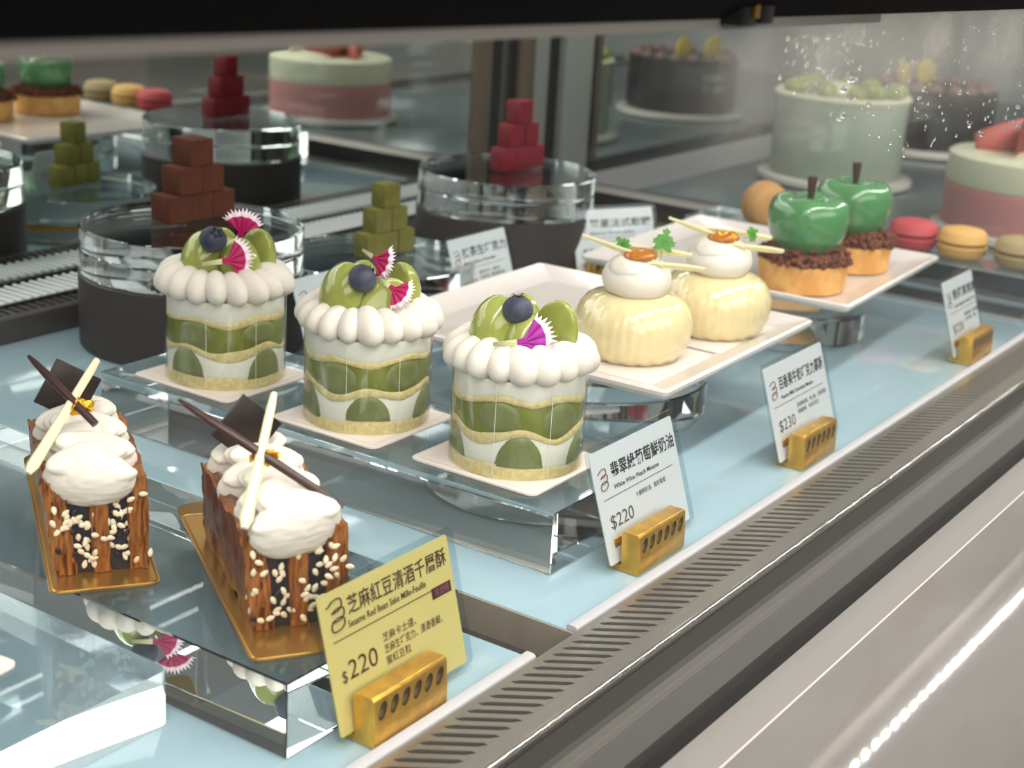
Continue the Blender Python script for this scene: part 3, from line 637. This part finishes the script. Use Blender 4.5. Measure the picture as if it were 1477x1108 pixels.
def mousse(x, y, z, rz, label, leaf):
    t = thing('mousse_dome', label, 'mousse', (x, y, z), 0, 'yellow mousse domes')
    prof = [(.02, 0), (.082, 0), (.090, .002), (.100, .014), (.108, .032), (.1115, .052), (.1105, .072), (.105, .090), (.095, .105), (.080, .116), (.062, .121), (.03, .122)]
    nf = 18
    def fn(r, zz, th, i):
        k = min(1, max(0, (r-.05)/.04)); return r*(1+.030*k*(2*abs(math.sin(nf/2*(th+zz*8.5)))-1.2)), zz
    MB().lathe(prof, 176, fn).build('mousse_body', M['mousse'], t, rot=(0, 0, rz), smooth=180)
    def cf(p, a, th):
        q = p*1.0; q.z += .004*noise.noise(q*30); q.x *= 1+.10*noise.noise(Vector((p.z*30, x*9, 0))); 
        if q.z < -.02: q.z = -.02+(q.z+.02)*.3
        return q
    MB().ell((0, 0, .148), (.070, .066, .046), rot(.05, -.12, .3), 36, 20, cf).ell((-.022, .0, .162), (.042, .045, .036), rot(0, -.3, 0), 28, 16, cf).build('cream_quenelle', M['creamwarm'], t, smooth=180)
    vd = math.atan2(-y, -x); V = Matrix.Rotation(vd+PI/2, 4, 'Z')       # local x: right in picture, -y: towards viewer
    MB().ell((0, 0, 0), (.040, .03, .011), None, 24, 10, lambda p, a, th: p+Vector((0, 0, .004*noise.noise(p*120)))).build('candied_filling', M['candied'], t, V @ Vector((.004, -.01, .194)), smooth=180)
    for (a, b) in (((-.108, .0, .222), (.045, -.03, .182)), ((-.005, -.035, .186), (.125, -.01, .176)), ((-.06, .02, .205), (.10, .03, .192))):
        a, b = Vector(a), Vector(b); d = b-a; sd = d.normalized().cross(Vector((0, .7, .7))).normalized(); up = Vector((0, 0, .0022))
        rg = [[a+d*f-sd*w_-up, a+d*f+sd*w_-up, a+d*f+sd*w_+up, a+d*f-sd*w_+up] for f, w_ in ((0, .0012), (.3, .006), (.75, .008), (1, .004))]
        mb = MB(); mb.add(*[[V @ Vector(p) for p in q] if i == 0 else q for i, q in enumerate(loft(rg))]); mb.build('white_chocolate_shard', M['ivory'], t, smooth=30)
    if leaf:
        for px, ry, sc in ((.042, .15, 1.05), (-.020, -.75, .75)):
            o = link('herb_leaf', LEAF, t, V @ Vector((px, -.01, .198)), (-.35, ry, vd+PI/2)); o.scale = (sc,)*3
    else:
        mb = MB()
        for k in range(8):
            c = V @ Vector((.01+R.uniform(-.02, .02), -.025, .203+R.uniform(-.004, .004))); mb.box(-.006, -.001, -.004, .006, .001, .004, mtx=Matrix.Translation(c) @ Euler((R.uniform(-1, 1), R.uniform(-1, 1), R.uniform(-1, 1))).to_matrix().to_4x4())
        mb.build('gold_leaf', M['leafgold'], t)
        o = link('herb_leaf', LEAF, t, V @ Vector((.05, .0, .196)), (-.9, 1.2, vd+PI/2)); o.scale = (.8,)*3
    return t
mousse(2.492, 1.388, ZP+.0178, 0, 'nearer yellow fluted mousse dome topped with cream and herb sprigs', True)
mousse(2.760, 1.352, ZP+.0178, .7, 'farther yellow fluted mousse dome topped with cream and gold flakes', False)

# ------------------------------------------------------------------ apple tarts
def apple_tart(x, y, z, rz, label, seed):
    rr = random.Random(seed); t = thing('apple_tart', label, 'tart', (x, y, z), rz, 'green apple tarts')
    sq = lambda th: 1.0+.05*math.cos(2*th)
    MB().lathe([(.05, 0), (.100, 0), (.104, .003), (.107, .060), (.106, .064), (.098, .064), (.096, .052), (.03, .052)], 72, lambda r, zz, th, i: (r*sq(th), zz)).build('tart_shell', M['tart'], t, smooth=40)
    mb = MB()
    for k in range(560):
        a = rr.uniform(0, 2*PI); q = rr.random(); rad = (.066+.048*q)*sq(a); s = rr.uniform(.004, .009)
        mb.ell((rad*math.cos(a), rad*math.sin(a), .066+rr.uniform(0, .034)*(1-.5*q)), (s, s*rr.uniform(.7, 1), s*rr.uniform(.6, 1)), rot(rr.random()*3, rr.random()*3, 0), 6, 4)
    mb.lathe([(.03, .05), (.092, .05), (.098, .066), (.08, .085), (.03, .09)], 32)
    mb.build('crumble', M['crumb'], t, smooth=60)['kind'] = 'stuff'
    prof = [(.015, .0), (.055, .002), (.074, .018), (.085, .045), (.0905, .078), (.0895, .102), (.083, .119), (.068, .130), (.048, .132), (.026, .126), (.008, .118)]
    def fn(r, zz, th, i):
        k = min(1, max(0, (zz-.02)/.1)); return r*(1+.022*k*math.cos(4*th+1.2)), zz+.002*math.cos(4*th+1.2)*max(0, (zz-.09)/.03)*(1 if r > .02 else 0)
    MB().lathe(prof, 96, fn).build('apple', M['apple'], t, (0, 0, .076), smooth=180)
    MB().tube([(0, 0, .190), (.001, 0, .215), (.003, 0, .240), (.004, 0, .252)], [.0068, .008, .0105, .0112], 12).build('stem', M['choc2'], t, smooth=60)
    return t
apple_tart(3.268, 1.388, ZP+.0138, .6, 'nearer green apple tart on cocoa crumble, with dark stem', 5)
apple_tart(3.545, 1.395, ZP+.0138, .9, 'farther green apple tart partly hidden behind the nearer one', 6)

# ------------------------------------------------------------------ macarons
def macaron(x, y, z, m, label, rotv=(0, 0, 0)):
    t = thing('macaron', label, 'macaron', (x, y, z), 0, 'macarons on the acrylic block', rot=rotv)
    sh = [(.02, 0), (.060, 0), (.066, .004), (.066, .010), (.063, .014), (.062, .024), (.052, .034), (.03, .039), (.005, .040)]
    top = MB().lathe(sh, 40, lambda r, zz, th, i: (r+(.0015*noise.noise(Vector((math.cos(th)*20, math.sin(th)*20, i))) if i in (2, 3) else 0), zz)).mesh('shell', M[m], smooth=50)
    link('shell', top, t, (0, 0, .044)); link('shell', top, t, (0, 0, .040), (PI, 0, 0))
    MB().lathe([(.057, .0385), (.058, .042), (.057, .0455)], 32).build('filling', M['macfill'], t, smooth=60)
    return t
ZM = .1130
macaron(4.03, 1.405, ZM, 'macp', 'pink macaron beside the green apple tarts')
macaron(4.03, 1.268, ZM, 'macy', 'yellow macaron between the pink and the olive macarons')
macaron(4.03, 1.115, ZM, 'macg', 'olive macaron last in the row')
macaron(3.975, 1.85, ZM+.067, 'maco', 'caramel macaron standing on edge behind the apple tarts', (PI/2, 0, -.55))

# ------------------------------------------------------------------ whole cakes in the next bay
def whole_cake(x, y, r, bands, label, seed, board=True):
    t = thing('layer_cake', label, 'cake', (x, y, .034), 0, 'whole cakes in the next bay'); z = 0
    for nm, h, m in bands:
        MB().lathe([(r*.4, z), (r-.004, z), (r, z+.006), (r, z+h-.006), (r-.008, z+h), (r*.4, z+h)], 64).build(nm, M[m], t, smooth=40); z += h
    return t, z
def cake_base(x, y, r, label):
    return tag(MB().lathe([(r*.5, 0), (r-.02, 0), (r, .010), (r, .028), (r-.006, .0325), (r*.5, .0325)], 64).build('cake_stand', M['porcelain'], None, (x, y, .0008), smooth=40), label, 'cake stand', 'round white cake stands')
t, h = whole_cake(5.02, 1.40, .255, (('pink_layer', .135, 'pinkcake'), ('ivory_layer', .095, 'ivorycake')), 'round pink and ivory cake with curled pink decoration', 1)
for k, (px, py, a, sc) in enumerate(((-.04, .04, .2, 1.5), (.07, -.03, 1.2, 1.3), (.02, .07, 2.4, 1.4))):
    mb = MB(); n = 12; ring = []
    for i in range(n+1):
        th = -1.1+2.2*i/n; ring.append([(.085*math.sin(th)*sc, (.05*math.cos(th)-.05)*sc, zz) for zz in (0, .03*sc, .07*sc*math.cos(th*.6))])
    vs = [p for r_ in ring for p in r_]; mb.add(vs, [(i*3+j, i*3+j+1, i*3+j+4, i*3+j+3) for i in range(n) for j in range(2)])
    link('chocolate_curl', eval_mesh(mb.mesh('chocolate_curl', M['curl'], smooth=60), [('SOLIDIFY', dict(thickness=.002))]), t, (px, py, h), (0, .25, a))
mb = MB(); mb.add([(-.02, 0, 0), (.02, 0, 0), (.06, 0, .05), (.05, 0, .065), (.01, 0, .05)], [(0, 1, 2, 3, 4)])
link('ivory_shard', eval_mesh(mb.mesh('ivory_shard', M['ivorycake'], smooth=0), [('SOLIDIFY', dict(thickness=.003))]), t, (-.02, -.2, h-.002), (0, 0, .4)).scale = (1.4,)*3
cake_base(5.02, 1.40, .285, 'white stand under the pink and ivory cake')
t, h = whole_cake(5.45, 2.235, .240, (('cake_body', .285, 'palegreen'),), 'tall pale green cake topped with green grapes and cream rim', 2)
MB().lathe([(.220, 0), (.246, .0), (.250, .010), (.240, .020), (.220, .016)], 64, cap=False).build('cream_rim', M['ivorycake'], t, (0, 0, h-.004), smooth=60)
for k in range(9):
    a = 2*PI*k/9+.3; rad = .14+.05*(k % 2); mb = MB().ell((0, 0, 0), (.045, .036, .034), None, 20, 12); mb.build('grape', M['grape'], t, (rad*math.cos(a), rad*math.sin(a), h+.028), (0, 0, a), smooth=180)
MB().box(-.004, -.09, 0, .004, .09, .05).build('cream_plaque', M['ivorycake'], t, (-.02, -.03, h), (.2, .5, .9), bevel=.002)
MB().lathe([(  .2425, .0), (.2425, h-.005)], 64, cap=False).build('acetate_wrap', M['film'], t, smooth=180)
cake_base(5.45, 2.235, .285, 'white stand under the pale green grape cake')
t, h = whole_cake(6.52, 2.26, .255, (('cake_body', .24, 'darkcake'),), 'dark glazed cake with dusky rosettes far behind the pale green cake', 3)
for k in range(18):
    a = 2*PI*k/18; MB().lathe([(.028, 0), (.03, .012), (.018, .024), (.004, .034)], 14).build('rosette', M['rosette'], t, (.215*math.cos(a), .215*math.sin(a), h-.001), smooth=60)
for px, py, a in ((-.02, .16, .3), (.12, .10, -.4), (-.16, .08, .1)):
    MB().lathe([(.05, -.008), (.055, -.004), (.055, .004), (.05, .008)], 32).build('lemon_wheel', M['lemon'], t, (px, py, h+.045), (PI/2, 0, a), smooth=40)
cake_base(6.52, 2.26, .30, 'white stand under the dark glazed cake')

# ------------------------------------------------------------------ price cards and brass holders
def holder_mesh():
    prof = [(.054, 0), (.047, .050), (.0445, .050), (.0405, .010), (.031, .010), (.0345, .062), (.031, .066), (.0055, .0665), (.002, .063), (.0005, .040), (-.001, .030), (-.001, .004), (.001, 0)]
    me = MB().prism(prof, 'x', 0, .145).mesh('brass_block', M['brass'], smooth=30, bevel=.0015)
    cut = MB()
    for k in range(6):
        cx = .0165+.0225*k
        cut.ell((cx, -.001, .0465), (.0075, .010, .0125), rot(0, .45, 0), 16, 10)
    cm = cut.mesh('cut', M['brassdark'], smooth=0)
    co = bpy.data.objects.new('cut', cm); COL.objects.link(co)
    me.materials.append(M['brassdark'])
    r = eval_mesh(me, [('BOOLEAN', dict(operation='DIFFERENCE', object=co, solver='EXACT', material_mode='TRANSFER'))])
    bpy.data.objects.remove(co)
    r.shade_smooth(); r.set_sharp_from_angle(angle=math.radians(30)); return r
HOLD = holder_mesh()
def text(body, parent, x, y, h, m, wd=None, bold=0.0, name='lettering', z=.0032):
    c = bpy.data.curves.new(name, 'FONT'); c.body = body; c.size = h*S; c.offset = bold*h*S; c.resolution_u = 3
    c.materials.append(M[m]); o = bpy.data.objects.new(name, c); COL.objects.link(o); o.parent = parent
    o.location = Vector((x, y, z))*S; fits.append((o, wd)); return o
fits = []
CW, CH = .254, .176
def price_card(x, y, z, rz, lean, label, cm, lines, wd=CW, ht=CH):
    t = thing('price_card', label, 'price card', (x, y, z), 0, 'price cards in brass holders', rot=(PI/2-math.radians(lean), 0, rz))
    mb = MB(); mb.add(*loft([[(p[0]+wd/2, p[1]+ht/2, zz) for p in rrect(wd/2, ht/2, .004)] for zz in (.0008, .0026)])); mb.build('card', M[cm], t, smooth=30)
    mb = MB(); mb.add(*loft([[(p[0]+wd/2+.002, p[1]+ht/2+.002, zz) for p in rrect(wd/2+.010, ht/2+.008, .012)] for zz in (.0, .0042)])); mb.build('clear_sleeve', M['sleeve'], t, smooth=0)
    for kind, *a in lines:
        if kind == 'logo':
            u, v, h, m = a; mb = MB()
            for k in range(3):
                cy = v-h*(.2+.29*k); pts = []; rx, ry = h*.30, h*.185; cx = u+h*(.34, .40, .36)[k]
                a0, a1 = ((150, -130), (125, -150), (180, -180))[k]
                for q in range(25):
                    th = math.radians(a0+(a1-a0)*q/24); c_, s_ = math.cos(th), math.sin(th)
                    pts.append((cx+rx*abs(c_)**.8*(1 if c_ > 0 else -1), cy+ry*abs(s_)**.8*(1 if s_ > 0 else -1)+.10*h*c_*.5, .0033))
                if k == 0: pts.insert(0, (u-h*.06, pts[0][1]-h*.02, .0033))
                mb.tube(pts, h*.026, 6)
            mb.build('logo', M[m], t, smooth=60)
        elif kind == 'line':
            u0, u1, v, m = a; MB().box(u0, v-.0006, .0027, u1, v+.0006, .0031).build('rule_line', M[m], t, smooth=0)
        elif kind == 'badge':
            u0, u1, v0, v1, s = a; MB().box(u0, v0, .0027, u1, v1, .0032).build('badge', M['badge'], t, smooth=0)
            text(s, t, u0+.005, v0+.0035, (v1-v0)*.8, 'inkm', (u1-u0)-.010, 0, 'badge_lettering', .0036)
        else:
            s, u, v, h, m, w_, b = a; text(s, t, u, v, h, m, w_, b)
    return t
def std(title, sub, price, notes, ink='inkk', k=1.0, pin='inkg', W=CW, tl=.195):
    L = [('logo', .014*W/CW, .147, .034, 'inkl'), ('t', title, tl*W, .128, .026, ink, W*(.97-tl), .012), ('t', sub, .20*W, .1085, .0105, ink, W*.55, .01),
         ('line', .065*W, W*.91, .099, 'inkl'), ('t', price, .085*W, .052, .030, pin, W*.27, 0)]
    for i, s in enumerate(notes): L.append(('t', s, .42*W, .080-.0125*i, .0095, ink, None, 0))
    return L
def holder(x, y, label, rz=0.0):
    return tag(link('card_holder', HOLD, None, (x, y, .0008), (0, 0, rz)), label, 'card holder', 'brass price card holders')
def pair(x, y, rz, lab1, lab2, cm, lines, cx=-.022, W=CW, hz=0, oy=.0385, lean=18, **k):
    holder(x, y, lab2, rz+hz); c, s = math.cos(rz), math.sin(rz); ox = cx
    return price_card(x+c*ox-s*oy, y+s*ox+c*oy, 0.0135, rz, lean, lab1, cm, lines, W, **k)
Y1 = [('logo', .014, .165, .040, 'ink'), ('t', '芝麻紅豆清酒千層酥', .048, .1405, .0255, 'ink', .196, .010), ('t', 'Sesame Red Bean Sake Mille-Feuille', .045, .1235, .0125, 'ink', .152, .012),
      ('line', .015, .245, .1145, 'ink'), ('badge', .206, .246, .1020, .1165, '含酒精'), ('t', '$', .018, .062, .021, 'ink', None, 0), ('t', '220', .031, .062, .034, 'ink', .054, 0),
      ('t', '芝麻卡士達、', .100, .0850, .0125, 'ink', None, .005), ('t', '芝麻生巧克力、清酒香緹、', .100, .0700, .0125, 'ink', .118, .005), ('t', '蜜紅豆粒', .100, .0550, .0125, 'ink', None, .005)]
pair(1.2805, 1.0178, 0, 'yellow price card for the sesame pastry slices, reading $220', 'brass holder gripping the yellow price card', 'cardy', Y1, oy=.0345, lean=14.5)
pair(1.920, 1.0240, 0, 'white price card for the grape cakes, reading $220', 'brass holder gripping the grape cake price card', 'cardw',
     std('翡翠綠葡萄鮮奶油', 'White Wine Peach Mousse', '$220', ('十勝鮮奶油、無籽葡萄',)))
pair(2.520, 1.0240, 0, 'white price card for the yellow mousse domes, reading $230', 'brass holder gripping the $230 price card', 'cardw',
     std('百香果牛奶巧克力慕斯', 'Passion Milk Chocolate Mousse', '$230', ('百香果奶餡、夾心餡、百香果餡', '焦糖榛果、牛奶巧克力')))
pair(3.428, 1.0185, .0, 'white price card farthest along the front rail, below the macarons', 'brass holder farthest along the front rail', 'cardw',
     std('青蘋果焦糖塔', 'Green Apple Caramel Tart', '$220', ('青蘋果慕斯、焦糖蘋果', '巧克力酥粒、塔殼')), W=.20, cx=-.010)
pair(2.918, 2.042, 0.0, 'small white price card reading $1,050 in front of the black drum', 'brass card holder in front of the matcha chocolate pyramid', 'cardw',
     std('抹茶生巧克力', 'Matcha Nama Chocolate', '$1,050', ('抹茶巧克力、鮮奶油', '宇治抹茶、動物性鮮奶油', '轉化糖、抹茶粉'), W=.235), W=.235)
pair(3.415, 2.035, -.46, 'white price card reading $880 beside the red jelly pyramid', 'brass card holder before the farther black drum, turned at an angle', 'cardw',
     std('莓果法式軟糖', 'Berry Fruit Jelly', '$880', ('覆盆子、草莓、黑莓', '砂糖、檸檬汁')), hz=0)
pair(2.376, 2.042, 0.0, 'white price card for the cocoa chocolates, half hidden behind grape cakes', 'brass card holder hidden behind the farthest grape cake', 'cardw',
     std('64%生巧克力', '64% Nama Chocolate', '$980', ('黑巧克力、鮮奶油', '可可粉、轉化糖')))
bpy.context.view_layer.update()
dg = bpy.context.evaluated_depsgraph_get()
for o, wd in fits:
    sx = wd*S/o.dimensions.x if wd and o.dimensions.x > 0 else 1.0
    me = bpy.data.meshes.new_from_object(o.evaluated_get(dg)); me.transform(Matrix.Diagonal((sx, 1, 1, 1)))
    n = bpy.data.objects.new(o.name.split('.')[0], me); COL.objects.link(n); n.parent = o.parent; n.location = o.location
for o, wd in fits: bpy.data.objects.remove(o)
